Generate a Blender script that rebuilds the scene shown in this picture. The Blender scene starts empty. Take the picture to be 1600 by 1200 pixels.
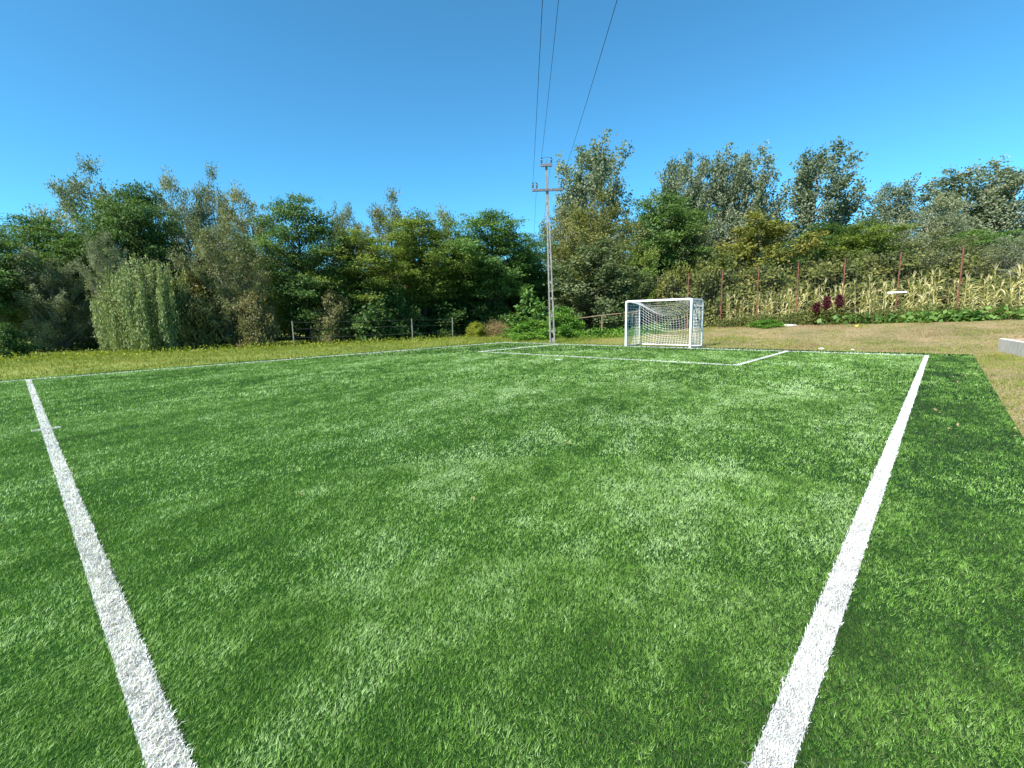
import bpy, math, random
import numpy as np
from mathutils import Vector, Matrix

# ------------------------------------------------------------------ camera, sky, sun, exposure
scene = bpy.context.scene
C = scene.collection
cam_data = bpy.data.cameras.new('camera')
cam_data.lens = 16.24; cam_data.sensor_width = 36.0
cam_data.clip_start = 0.05; cam_data.clip_end = 5000
cam = bpy.data.objects.new('camera', cam_data); C.objects.link(cam)
CAM = Vector((9.144, -18.865, 1.434))
_R = Vector((0.7340267, 0.6788213, -0.02016076)); _F = Vector((-0.6739967, 0.7245276, -0.14418114))
_F.normalize(); _U = _R.cross(_F).normalized(); _R = _F.cross(_U)
cam.matrix_world = Matrix(((_R.x, _U.x, -_F.x, CAM.x), (_R.y, _U.y, -_F.y, CAM.y), (_R.z, _U.z, -_F.z, CAM.z), (0, 0, 0, 1)))
scene.camera = cam

SUN_EL = math.radians(46.0)
SUN_AZ = Vector((-0.09, -0.996, 0)).normalized()          # towards the sun, on the ground plane
world = bpy.data.worlds.new('World'); scene.world = world; world.use_nodes = True
wn = world.node_tree.nodes; wl = world.node_tree.links
bg = wn['Background']
sky = wn.new('ShaderNodeTexSky'); sky.sky_type = 'NISHITA'; sky.sun_disc = False
sky.sun_elevation = SUN_EL; sky.sun_rotation = math.atan2(SUN_AZ.x, SUN_AZ.y)
sky.altitude = 2000; sky.air_density = 1.0; sky.dust_density = 0.0; sky.ozone_density = 6.0
tintn = wn.new('ShaderNodeMixRGB'); tintn.blend_type = 'MULTIPLY'; tintn.inputs[0].default_value = 1.0
tintn.inputs[2].default_value = (.43, .90, .87, 1)                         # the deep azure of this very clear day
wl.new(sky.outputs[0], tintn.inputs[1]); wl.new(tintn.outputs[0], bg.inputs['Color'])
bg.inputs['Strength'].default_value = 0.14
sd = bpy.data.lights.new('sun', 'SUN'); sd.energy = 5.0; sd.angle = math.radians(0.5); sd.color = (1.0, 0.965, 0.90)
sun = bpy.data.objects.new('sun', sd); C.objects.link(sun)
to_sun = SUN_AZ * math.cos(SUN_EL) + Vector((0, 0, math.sin(SUN_EL)))
sun.rotation_euler = to_sun.to_track_quat('Z', 'Y').to_euler(); sun.location = (0, -30, 40)
vs = scene.view_settings
vs.view_transform = 'Standard'; vs.look = 'None'; vs.exposure = 1.05; vs.gamma = 1.0; vs.use_curve_mapping = False
scene.cycles.max_bounces = 6; scene.cycles.diffuse_bounces = 3; scene.cycles.glossy_bounces = 2
scene.cycles.transmission_bounces = 4; scene.cycles.transparent_max_bounces = 4

rng = np.random.default_rng(11)
random.seed(11)
PI = math.pi

# ------------------------------------------------------------------ helpers
def mesh_np(name, V, groups, attr=None):
    """V (N,3); groups = list of (M,k) index arrays; attr = per-face float named tint."""
    me = bpy.data.meshes.new(name)
    V = np.asarray(V, np.float32)
    me.vertices.add(len(V)); me.vertices.foreach_set('co', V.ravel())
    nl = sum(g.size for g in groups); nf = sum(len(g) for g in groups)
    me.loops.add(nl); me.polygons.add(nf)
    me.loops.foreach_set('vertex_index', np.concatenate([g.ravel() for g in groups]).astype(np.int32))
    tot = np.concatenate([np.full(len(g), g.shape[1], np.int32) for g in groups])
    me.polygons.foreach_set('loop_start', (np.cumsum(tot) - tot).astype(np.int32))
    if attr is not None:
        at = me.attributes.new('tint', 'FLOAT', 'FACE'); at.data.foreach_set('value', np.asarray(attr, np.float32))
    me.update(calc_edges=True)
    return me

class MB:
    """collects tubes, boxes and strips; build() links them as ONE mesh object"""
    def __init__(s): s.v = []; s.f = []; s.t = []
    def add(s, vs_, fs, tint=0.5):
        o = len(s.v); s.v += [tuple(map(float, p)) for p in vs_]; s.f += [tuple(i + o for i in f) for f in fs]; s.t += [tint] * len(fs)
    def tube(s, path, rad, n=6, cap=True, tint=0.5):
        path = [Vector(p) for p in path]
        if not hasattr(rad, '__len__'): rad = [rad] * len(path)
        vs_ = []
        for i, p in enumerate(path):
            d = (path[min(i + 1, len(path) - 1)] - path[max(i - 1, 0)]).normalized()
            u = d.cross(Vector((0.31, 0.17, 0.94)) if abs(d.z) < 0.9 else Vector((1, 0.02, 0))).normalized(); w = d.cross(u)
            for k in range(n):
                a = 2 * PI * k / n
                vs_.append(p + (u * math.cos(a) + w * math.sin(a)) * rad[i])
        fs = []
        for i in range(len(path) - 1):
            for k in range(n):
                k2 = (k + 1) % n
                fs.append((i * n + k, i * n + k2, (i + 1) * n + k2, (i + 1) * n + k))
        if cap:
            fs.append(tuple(range(n - 1, -1, -1))); fs.append(tuple((len(path) - 1) * n + k for k in range(n)))
        s.add(vs_, fs, tint)
    def box(s, c, size, rz=0.0, taper=1.0, tint=0.5):
        sx, sy, sz = [q / 2 for q in size]; cs, sn = math.cos(rz), math.sin(rz); vs_ = []
        for z, t in ((-sz, 1.0), (sz, taper)):
            for x, y in ((-sx, -sy), (sx, -sy), (sx, sy), (-sx, sy)):
                x *= t; y *= t
                vs_.append((c[0] + x * cs - y * sn, c[1] + x * sn + y * cs, c[2] + z))
        s.add(vs_, [(3, 2, 1, 0), (4, 5, 6, 7), (0, 1, 5, 4), (1, 2, 6, 5), (2, 3, 7, 6), (3, 0, 4, 7)], tint)
    def mesh(s, name):
        me = bpy.data.meshes.new(name); me.from_pydata(s.v, [], s.f)
        at = me.attributes.new('tint', 'FLOAT', 'FACE'); at.data.foreach_set('value', np.asarray(s.t, np.float32))
        me.update(); return me
    def build(s, name, m, parent=None, smooth=False, bevel=0.0):
        me = s.mesh(name)
        if smooth:
            me.polygons.foreach_set('use_smooth', [True] * len(me.polygons))
        o = link(name, me, m, parent)
        if bevel:
            b = o.modifiers.new('edge', 'BEVEL'); b.width = bevel; b.segments = 2; b.limit_method = 'ANGLE'
        return o

def link(name, me, m=None, parent=None):
    o = bpy.data.objects.new(name, me); C.objects.link(o)
    if m is not None:
        if not me.materials: me.materials.append(m)
        o.material_slots[0].link = 'OBJECT'; o.material_slots[0].material = m
    if parent is not None: o.parent = parent
    return o
def empty(name, loc=(0, 0, 0), rz=0.0):
    o = bpy.data.objects.new(name, None); C.objects.link(o); o.location = loc; o.rotation_euler = (0, 0, rz)
    o.empty_display_size = 0.2
    return o
def tag(o, label=None, cat=None, group=None, kind=None):
    if label: o['label'] = label
    if cat: o['category'] = cat
    if group: o['group'] = group
    if kind: o['kind'] = kind
    return o

_lat = np.random.default_rng(5).random((256, 256))
def vnoise(x, y, seed=0):
    x = np.asarray(x, float) + seed * 17.31; y = np.asarray(y, float) + seed * 9.77
    xi = np.floor(x).astype(int); yi = np.floor(y).astype(int); fx = x - xi; fy = y - yi
    fx = fx * fx * (3 - 2 * fx); fy = fy * fy * (3 - 2 * fy)
    g = lambda i, j: _lat[i % 256, j % 256]
    return (g(xi, yi) * (1 - fx) + g(xi + 1, yi) * fx) * (1 - fy) + (g(xi, yi + 1) * (1 - fx) + g(xi + 1, yi + 1) * fx) * fy
def fbm(x, y, seed=0, oct=3):
    s = 0; a = 0.5; n = 0
    for k in range(oct):
        s = s + a * vnoise(np.asarray(x) * 2 ** k, np.asarray(y) * 2 ** k, seed + k); n += a; a *= 0.5
    return s / n
def ss(x, lo, hi):
    t = np.clip((np.asarray(x, float) - lo) / (hi - lo), 0, 1); return t * t * (3 - 2 * t)
def terr(a, b):
    """ground height in metres beside the pitch"""
    a = np.asarray(a, float); b = np.asarray(b, float)
    z = ss(b, 1.2, 11) * ss(a, -9, -1) * (.55 + .03 * np.clip(a, -2, 12))
    z = z + .12 * ss(-a, 9.8, 13)
    z = z + .035 * np.clip(a - 9.9, 0, 12) * (1 - ss(b, 0, 8))
    return z
def tz(a, b): return float(terr(a, b))

# ------------------------------------------------------------------ materials
def new_mat(name):
    m = bpy.data.materials.new(name); m.use_nodes = True
    nt = m.node_tree; nt.nodes.clear(); out = nt.nodes.new('ShaderNodeOutputMaterial')
    return m, nt, out
def ramp(nt, cols):
    r = nt.nodes.new('ShaderNodeValToRGB'); e = r.color_ramp.elements
    while len(e) < len(cols): e.new(0.5)
    for k, (p, c) in enumerate(cols): e[k].position = p; e[k].color = (*c, 1)
    return r
def leaf_mat(name, cols, trans=0.3, rough=0.55, spec=0.3, tcol=1.25, sheen=0.0):
    m, nt, out = new_mat(name); N = nt.nodes; L = nt.links
    at = N.new('ShaderNodeAttribute'); at.attribute_name = 'tint'
    oi = N.new('ShaderNodeObjectInfo')
    ad = N.new('ShaderNodeMath'); ad.operation = 'MULTIPLY_ADD'; ad.inputs[1].default_value = 0.16; ad.inputs[2].default_value = -0.08
    L.new(oi.outputs['Random'], ad.inputs[0])
    a2 = N.new('ShaderNodeMath'); a2.operation = 'ADD'; L.new(at.outputs['Fac'], a2.inputs[0]); L.new(ad.outputs[0], a2.inputs[1])
    r = ramp(nt, cols); L.new(a2.outputs[0], r.inputs[0])
    p = N.new('ShaderNodeBsdfPrincipled'); p.inputs['Roughness'].default_value = rough; p.inputs['Specular IOR Level'].default_value = spec
    L.new(r.outputs[0], p.inputs['Base Color'])
    p.inputs['Sheen Weight'].default_value = sheen; p.inputs['Sheen Roughness'].default_value = .4; p.inputs['Sheen Tint'].default_value = (1, 1, .6, 1)
    t = N.new('ShaderNodeBsdfTranslucent')
    g = N.new('ShaderNodeMixRGB'); g.blend_type = 'MULTIPLY'; g.inputs[0].default_value = 1; g.inputs[2].default_value = (tcol, tcol * 1.05, tcol * .45, 1)
    L.new(r.outputs[0], g.inputs[1]); L.new(g.outputs[0], t.inputs['Color'])
    mx = N.new('ShaderNodeMixShader'); mx.inputs[0].default_value = trans
    L.new(p.outputs[0], mx.inputs[1]); L.new(t.outputs[0], mx.inputs[2]); L.new(mx.outputs[0], out.inputs[0])
    return m
def surf_mat(name, c1, c2, scale=6.0, rough=0.7, bump=0.3, spec=0.3, metallic=0.0, stretch=(1, 1, 1), detail=6, lo=0.35, hi=0.65):
    m, nt, out = new_mat(name); N = nt.nodes; L = nt.links
    tc = N.new('ShaderNodeTexCoord'); mp = N.new('ShaderNodeMapping'); mp.inputs['Scale'].default_value = stretch
    L.new(tc.outputs['Object'], mp.inputs[0])
    no = N.new('ShaderNodeTexNoise'); no.inputs['Scale'].default_value = scale; no.inputs['Detail'].default_value = detail
    L.new(mp.outputs[0], no.inputs['Vector'])
    r = ramp(nt, [(lo, c1), (hi, c2)]); L.new(no.outputs[0], r.inputs[0])
    p = N.new('ShaderNodeBsdfPrincipled'); p.inputs['Roughness'].default_value = rough; p.inputs['Specular IOR Level'].default_value = spec
    p.inputs['Metallic'].default_value = metallic
    L.new(r.outputs[0], p.inputs['Base Color'])
    if bump:
        b = N.new('ShaderNodeBump'); b.inputs['Strength'].default_value = bump; b.inputs['Distance'].default_value = 0.02
        L.new(no.outputs[0], b.inputs['Height']); L.new(b.outputs[0], p.inputs['Normal'])
    L.new(p.outputs[0], out.inputs[0])
    return m

M = {}
M['turf_blade'] = leaf_mat('turf_blade', [(0.0, (.018, .058, .008)), (0.33, (.078, .192, .020)), (0.64, (.182, .338, .054)), (1.0, (.40, .57, .24))], trans=0.25, rough=0.5, spec=0.25, sheen=.35)
M['turf_base'] = surf_mat('turf_base', (.016, .052, .008), (.032, .092, .015), scale=60, rough=.9, bump=.4, spec=.1)
M['white_blade'] = leaf_mat('white_blade', [(0.0, (.36, .36, .36)), (0.4, (.68, .67, .67)), (1.0, (.82, .81, .80))], trans=0.22, rough=0.45, spec=0.4, tcol=1.0)
M['meadow_blade'] = leaf_mat('meadow_blade', [(0.0, (.08, .115, .02)), (0.35, (.19, .24, .035)), (0.55, (.26, .27, .058)), (0.75, (.27, .21, .09)), (1.0, (.38, .265, .165))], trans=0.3, rough=.6, spec=.2)
M['maize'] = leaf_mat('maize', [(0.0, (.055, .095, .020)), (0.25, (.20, .23, .055)), (0.5, (.50, .45, .17)), (0.8, (.66, .58, .29)), (1.0, (.74, .67, .42))], trans=0.3, rough=.6, spec=.2, tcol=1.1)
M['bark'] = surf_mat('bark', (.035, .028, .020), (.12, .10, .075), scale=9, rough=.9, bump=.8, stretch=(4, 4, 1))
M['pale_bark'] = surf_mat('pale_bark', (.13, .115, .095), (.28, .26, .22), scale=7, rough=.85, bump=.5, stretch=(3, 3, 1))
LC = {
 'locust': [(0, (.034, .072, .018)), (.5, (.095, .168, .042)), (1, (.195, .270, .060))],
 'locust_lime': [(0, (.050, .095, .016)), (.5, (.145, .205, .034)), (1, (.285, .310, .055))],
 'locust_green': [(0, (.042, .095, .020)), (.5, (.110, .205, .046)), (1, (.210, .305, .070))],
 'silver': [(0, (.095, .120, .066)), (.5, (.205, .232, .132)), (1, (.350, .355, .225))],
 'silver_olive': [(0, (.085, .100, .044)), (.5, (.185, .200, .088)), (1, (.320, .310, .160))],
 'silver_green': [(0, (.060, .095, .034)), (.5, (.140, .185, .062)), (1, (.280, .290, .120))],
 'silver_gold': [(0, (.072, .088, .022)), (.5, (.185, .190, .045)), (1, (.300, .265, .078))],
 'weeping': [(0, (.105, .145, .050)), (.5, (.250, .300, .115)), (1, (.390, .410, .200))],
 'shrub': [(0, (.024, .062, .014)), (.5, (.068, .130, .030)), (1, (.160, .200, .058))],
 'shrub_rust': [(0, (.070, .080, .024)), (.5, (.150, .148, .044)), (1, (.300, .215, .080))],
 'shrub_tan': [(0, (.080, .092, .032)), (.5, (.180, .175, .070)), (1, (.340, .260, .130))],
 'shrub_olive': [(0, (.052, .078, .022)), (.5, (.140, .160, .040)), (1, (.275, .250, .075))],
 'shrub_bright': [(0, (.045, .125, .016)), (.5, (.125, .260, .032)), (1, (.270, .390, .058))],
 'shrub_lime':   [(0, (0.081, 0.132, 0.012)), (.5, (0.228, 0.264, 0.026)), (1, (0.390, 0.360, 0.051))],
 'poplar': [(0, (.072, .104, .062)), (.5, (.175, .215, .128)), (1, (.320, .335, .215))],
 'poplar_sparse':[(0, (0.081, 0.102, 0.049)), (.5, (0.187, 0.196, 0.092)), (1, (0.341, 0.304, 0.160))],
 'walnut': [(0, (.045, .075, .028)), (.5, (.125, .165, .068)), (1, (.260, .285, .140))],
 'ivy':          [(0, (0.049, 0.102, 0.018)), (.5, (0.138, 0.203, 0.035)), (1, (0.292, 0.312, 0.074))],
 'maple': [(0, (.066, .088, .016)), (.5, (.175, .185, .034)), (1, (.330, .285, .066))],
 'sapling': [(0, (.040, .100, .022)), (.5, (.115, .220, .048)), (1, (.240, .330, .085))],
}
for k, c in LC.items(): M[k] = leaf_mat('leaf_' + k, c, trans=.30, rough=.55, spec=.22)
M['white_paint'] = surf_mat('white_paint', (.74, .74, .74), (.84, .84, .83), scale=5, rough=.35, bump=.03, spec=.5)
M['net_cord'] = surf_mat('net_cord', (.72, .72, .70), (.85, .85, .82), scale=30, rough=.7, bump=0)
M['concrete'] = surf_mat('concrete', (.46, .42, .35), (.68, .62, .53), scale=7, rough=.9, bump=.4, stretch=(2.5, 2.5, .35))
M['pole_concrete'] = surf_mat('pole_concrete', (.17, .16, .145), (.30, .285, .26), scale=5, rough=.9, bump=.3)
M['steel'] = surf_mat('steel', (.10, .10, .11), (.22, .21, .21), scale=12, rough=.55, bump=.1, metallic=.4)
M['insulator'] = surf_mat('insulator', (.02, .018, .016), (.05, .04, .035), scale=9, rough=.25, bump=0, spec=.6)
M['wire'] = surf_mat('wire', (.02, .022, .026), (.04, .042, .048), scale=9, rough=.6, bump=0)
M['rust_paint'] = surf_mat('rust_paint', (.14, .045, .030), (.24, .09, .062), scale=11, rough=.7, bump=.2, stretch=(1, 1, .4))
M['mesh_wire'] = surf_mat('mesh_wire', (.07, .065, .06), (.14, .13, .12), scale=9, rough=.6, bump=0)
M['grey_wood'] = surf_mat('grey_wood', (.13, .12, .10), (.26, .24, .21), scale=9, rough=.9, bump=.4, stretch=(3, 3, .4))
M['tan_wood'] = surf_mat('tan_wood', (.15, .105, .065), (.30, .22, .13), scale=9, rough=.85, bump=.3, stretch=(3, 3, .4))
M['amaranth'] = leaf_mat('amaranth', [(0, (.03, .008, .010)), (.5, (.080, .012, .018)), (1, (.14, .024, .034))], trans=.25)
M['earth'] = surf_mat('earth', (.26, .17, .10), (.42, .31, .20), scale=4, rough=.95, bump=.6, spec=.1)
M['stone'] = surf_mat('stone', (.30, .28, .25), (.50, .47, .42), scale=6, rough=.9, bump=.5)
M['litter'] = surf_mat('litter', (.72, .72, .70), (.85, .85, .84), scale=8, rough=.5, bump=.1)
M['pumpkin_yellow'] = surf_mat('pumpkin_yellow', (.55, .34, .05), (.75, .52, .10), scale=6, rough=.5, bump=.1)

def ground_mat():
    m, nt, out = new_mat('meadow_ground'); N = nt.nodes; L = nt.links
    tc = N.new('ShaderNodeTexCoord')
    n1 = N.new('ShaderNodeTexNoise'); n1.inputs['Scale'].default_value = .55; n1.inputs['Detail'].default_value = 7; L.new(tc.outputs['Object'], n1.inputs['Vector'])
    n2 = N.new('ShaderNodeTexNoise'); n2.inputs['Scale'].default_value = 9; n2.inputs['Detail'].default_value = 8; L.new(tc.outputs['Object'], n2.inputs['Vector'])
    ad = N.new('ShaderNodeMath'); ad.operation = 'ADD'; L.new(n1.outputs[0], ad.inputs[0]); L.new(n2.outputs[0], ad.inputs[1])
    dry = ramp(nt, [(.36, (.10, .11, .035)), (.5, (.22, .175, .085)), (.64, (.34, .24, .14))])
    fresh = ramp(nt, [(.36, (.085, .125, .025)), (.5, (.18, .21, .045)), (.64, (.26, .25, .08))])
    hf = N.new('ShaderNodeMath'); hf.operation = 'MULTIPLY'; hf.inputs[1].default_value = .5; L.new(ad.outputs[0], hf.inputs[0])
    L.new(hf.outputs[0], dry.inputs[0]); L.new(hf.outputs[0], fresh.inputs[0])
    sx = N.new('ShaderNodeSeparateXYZ'); L.new(tc.outputs['Object'], sx.inputs[0])
    mr = N.new('ShaderNodeMapRange'); mr.inputs[1].default_value = -5; mr.inputs[2].default_value = 1; L.new(sx.outputs['X'], mr.inputs[0])
    mx = N.new('ShaderNodeMixRGB'); L.new(mr.outputs[0], mx.inputs[0]); L.new(fresh.outputs[0], mx.inputs[1]); L.new(dry.outputs[0], mx.inputs[2])
    p = N.new('ShaderNodeBsdfPrincipled'); p.inputs['Roughness'].default_value = .95; p.inputs['Specular IOR Level'].default_value = .1
    L.new(mx.outputs[0], p.inputs['Base Color'])
    b = N.new('ShaderNodeBump'); b.inputs['Strength'].default_value = .8; b.inputs['Distance'].default_value = .05; L.new(n2.outputs[0], b.inputs['Height']); L.new(b.outputs[0], p.inputs['Normal'])
    L.new(p.outputs[0], out.inputs[0]); return m
M['ground'] = ground_mat()

# ------------------------------------------------------------------ ground and turf
TURF = [(-9.62, -45.0), (9.9, -45.0), (9.9, 1.12), (-9.62, .42)]     # corners of the artificial turf
def turf_far(a): return .42 + (a + 9.62) / 19.52 * .70                # its far edge slants a little
def in_turf(a, b, mrg=0.0): return (a > -9.62 + mrg) & (a < 9.9 - mrg) & (b < turf_far(a) - mrg) & (b > -45)
gx = np.unique(np.concatenate([np.linspace(-1500, -60, 8), np.arange(-60, -14, 2.0), np.arange(-14, 16, .5), np.arange(16, 60, 2.0), np.linspace(60, 1500, 8)]))
gy = np.unique(np.concatenate([np.linspace(-1500, -50, 8), np.arange(-50, -24, 2.0), np.arange(-24, 16, .5), np.arange(16, 80, 2.0), np.linspace(80, 1500, 8)]))
GX, GY = np.meshgrid(gx, gy); GZ = terr(GX, GY) + (fbm(GX * .7, GY * .7, 3) - .5) * .10 * (~in_turf(GX, GY, -1.0))
GZ = GZ - .015 - .035 * in_turf(GX, GY, .3)
V = np.stack([GX, GY, GZ], -1).reshape(-1, 3)
nx = len(gx); ii, jj = np.meshgrid(np.arange(nx - 1), np.arange(len(gy) - 1)); q = (jj * nx + ii).ravel()
me = mesh_np('ground', V, [np.stack([q, q + 1, q + 1 + nx, q + nx], 1)])
me.polygons.foreach_set('use_smooth', [True] * len(me.polygons))
tag(link('ground', me, M['ground']), 'rough meadow ground around the artificial pitch', kind='structure')
me = mesh_np('artificial_turf', [(a, b, 0) for a, b in TURF] + [(a, b, -.06) for a, b in TURF],
             [np.array([[0, 1, 2, 3]]), np.array([[4, 5, 1, 0], [5, 6, 2, 1], [6, 7, 3, 2], [7, 4, 0, 3]])])
tag(link('artificial_turf', me, M['turf_base']), 'green artificial turf pitch', kind='structure')

LW = .052
RT, LT, HB = 8.86, -8.90, -18.68          # right and left touchline, halfway line
# each marking: name, label, list of segments ((a0,b0),(a1,b1),half width)
MARKS = [
 ('touchline', 'white touchline running from the right foreground to the far right corner', [((RT, -44), (RT, .06), LW)]),
 ('touchline', 'thin white touchline along the left edge of the turf by the meadow strip', [((LT, -44), (LT, .06), LW)]),
 ('goal_line', 'white goal line under the goal posts', [((LT + LW, 0), (RT - LW, 0), LW)]),
 ('halfway_line', 'thick white line running through the left foreground', [((LT + LW, HB), (RT - LW, HB), LW)]),
 ('goal_area_line', 'white three sided box line before the goal', [((-5.10, -5.58), (5.18, -5.58), LW), ((-5.04, -5.52), (-5.04, -LW), LW), ((5.12, -5.52), (5.12, -LW), LW)]),
 ('penalty_mark', 'small white spot on the turf before the goal box', [((-.10, -6.76), (.10, -6.76), .09)]),
 ('kick_off_mark', 'short white dash crossing the halfway line at its middle', [((.02, HB - .15), (.02, HB - LW), .04), ((.02, HB + LW), (.02, HB + .15), .04)]),
]
def in_marks(a, b):
    r = np.zeros(a.shape, bool)
    for _, _, segs in MARKS:
        for (a0, b0), (a1, b1), w in segs:
            if a0 == a1: r |= (abs(a - a0) < w) & (b > min(b0, b1)) & (b < max(b0, b1))
            else: r |= (abs(b - b0) < w) & (a > min(a0, a1)) & (a < max(a0, a1))
    return r

def blades(a, b, z, h, w, lean_x, lean_y, tint, mode, fuzz):
    """grass blades as a (vertices, face groups, tints) triple. mode 1 = one triangle, 2 = kinked quad + triangle"""
    n = len(a); th = rng.random(n) * 2 * PI
    ux, uy = np.cos(th) * w / 2, np.sin(th) * w / 2
    lx = lean_x + rng.normal(0, fuzz, n); ly = lean_y + rng.normal(0, fuzz, n)
    if mode == 1:
        V = np.stack([np.stack([a - ux, b - uy, z], 1), np.stack([a + ux, b + uy, z], 1),
                      np.stack([a + lx * h, b + ly * h, z + h * (1 - .25 * np.clip(lx * lx + ly * ly, 0, 2.4))], 1)], 1).reshape(-1, 3)
        return V, [np.arange(3 * n).reshape(n, 3)], tint
    m = .55
    zz = z + h * m
    tipz = z + h * (1 - .28 * np.clip(lx * lx + ly * ly, 0, 2.2))
    mxx, myy = a + lx * h * .32, b + ly * h * .32
    V = np.stack([np.stack([a - ux, b - uy, z], 1), np.stack([a + ux, b + uy, z], 1),
                  np.stack([mxx + ux * .8, myy + uy * .8, zz], 1), np.stack([mxx - ux * .8, myy - uy * .8, zz], 1),
                  np.stack([a + lx * h, b + ly * h, tipz], 1)], 1).reshape(-1, 3)
    i = np.arange(n) * 5
    return V, [np.stack([i, i + 1, i + 2, i + 3], 1), np.stack([i + 3, i + 2, i + 4], 1)], np.concatenate([tint, tint])

def nap(a, b):
    """lie of the pile: brushed in rolls along the pitch, ruffled in patches"""
    roll = np.sin((a + 9.62) * 2 * PI / 3.9)
    p = fbm(a * .55 + b * .18, b * .35, 7, 4) - .5
    s = fbm(a * 1.9, b * 1.9, 21, 3) - .5
    lx = .18 + .6 * p + .7 * s; ly = .30 + .16 * roll + .8 * (fbm(a * .5, b * .3, 31, 4) - .5) + .6 * (fbm(a * 2.1, b * 2.1, 41, 2) - .5)
    return lx, ly, p, s, roll

def cell_hash(i, j, k):
    q = np.sin(i * 12.9898 + j * 78.233 + k * 37.719) * 43758.5453; return q - np.floor(q)
def tufts(a, b, size):
    """the pile is stitched in tufts: the blades of one tuft share lean, height and shade"""
    jx = a + (vnoise(a * 31, b * 31, 5) - .5) * size * 1.6; jy = b + (vnoise(a * 31, b * 31, 9) - .5) * size * 1.6
    i = np.floor(jx / size); j = np.floor(jy / size)
    t = cell_hash(i, j, 0) * 2 * PI; m = np.sqrt(-2 * np.log(np.maximum(cell_hash(i, j, 1), 1e-4))) * .42
    return m * np.cos(t), m * np.sin(t), cell_hash(i, j, 2) - .5, cell_hash(i, j, 3) - .5

def sample_sector(n, r0, r1, half=1.15, power=1.0):
    r = np.sqrt(rng.random(n) * (r1 * r1 - r0 * r0) + r0 * r0)
    t = math.atan2(_F.y, _F.x) + (rng.random(n) * 2 - 1) * half
    return CAM.x + r * np.cos(t), CAM.y + r * np.sin(t), r

Vs, Q, T3, tq, t3, off = [], [], [], [], [], 0
TURF_BANDS = [(.7, 2.6, 44000, .0025, .0165, 1), (2.6, 4.6, 17500, .0036, .019, 1), (4.6, 10, 5000, .0058, .022, 1), (10, 19, 1300, .0115, .032, 1), (19, 46, 280, .024, .034, 1)]
for (r0, r1, dens, w, h, mode) in TURF_BANDS:
    n = int(dens * 1.15 * (r1 * r1 - r0 * r0))
    a, b, r = sample_sector(n, r0, r1)
    k = in_turf(a, b, .0) & ~in_marks(a, b); a, b = a[k], b[k]; n = len(a)
    lx, ly, p, s, roll = nap(a, b)
    border = (a > RT + LW) | (a < LT - LW) | (b > LW)
    tlx, tly, tt_, th_ = tufts(a, b, .010 if r1 < 3 else (.016 if r1 < 5 else (.028 if r1 < 11 else .06)))
    c1 = fbm(a * 26, b * 26, 81, 2) - .5; c2 = fbm(a * 9, b * 9, 91, 2) - .5                # tufts
    streak = fbm(a * 1.1 + b * .35, b * .55 - a * .15, 55, 4)                              # brushed, flatter pile; its pale sheen is put into the colour
    tint = .505 + .20 * p + .18 * s + .05 * roll + .20 * c1 + .16 * c2 + .34 * tt_ + rng.normal(0, .10, n) - .26 * border  # p, s and roll colour in the sheen of flatter nap
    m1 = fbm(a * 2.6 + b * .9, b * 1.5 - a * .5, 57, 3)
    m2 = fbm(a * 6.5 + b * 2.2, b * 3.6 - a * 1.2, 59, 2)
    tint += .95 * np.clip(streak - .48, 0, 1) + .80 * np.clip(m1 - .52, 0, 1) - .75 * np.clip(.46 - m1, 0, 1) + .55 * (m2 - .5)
    tint += (rng.random(n) < .02) * .5
    hh = h * (.75 + .5 * rng.random(n)) * (1 + .5 * c1 + .35 * c2 + .8 * th_); ww = w * (.8 + .4 * rng.random(n))
    V, G, tt = blades(a, b, np.full(n, -.002), hh, ww, lx * .55 + tlx, ly * .55 + tly, np.clip(tint, 0, 1), mode, .22)
    if mode == 2:
        Q.append(G[0] + off); T3.append(G[1] + off); tq.append(tt[:n]); t3.append(tt[n:])
    else:
        T3.append(G[0] + off); t3.append(tt)
    Vs.append(V); off += len(V)
me = mesh_np('turf_blades', np.concatenate(Vs), [np.concatenate(T3)], np.concatenate(t3))
tag(link('turf_blades', me, M['turf_blade']), 'green plastic blades of the artificial turf', kind='stuff')

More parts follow.
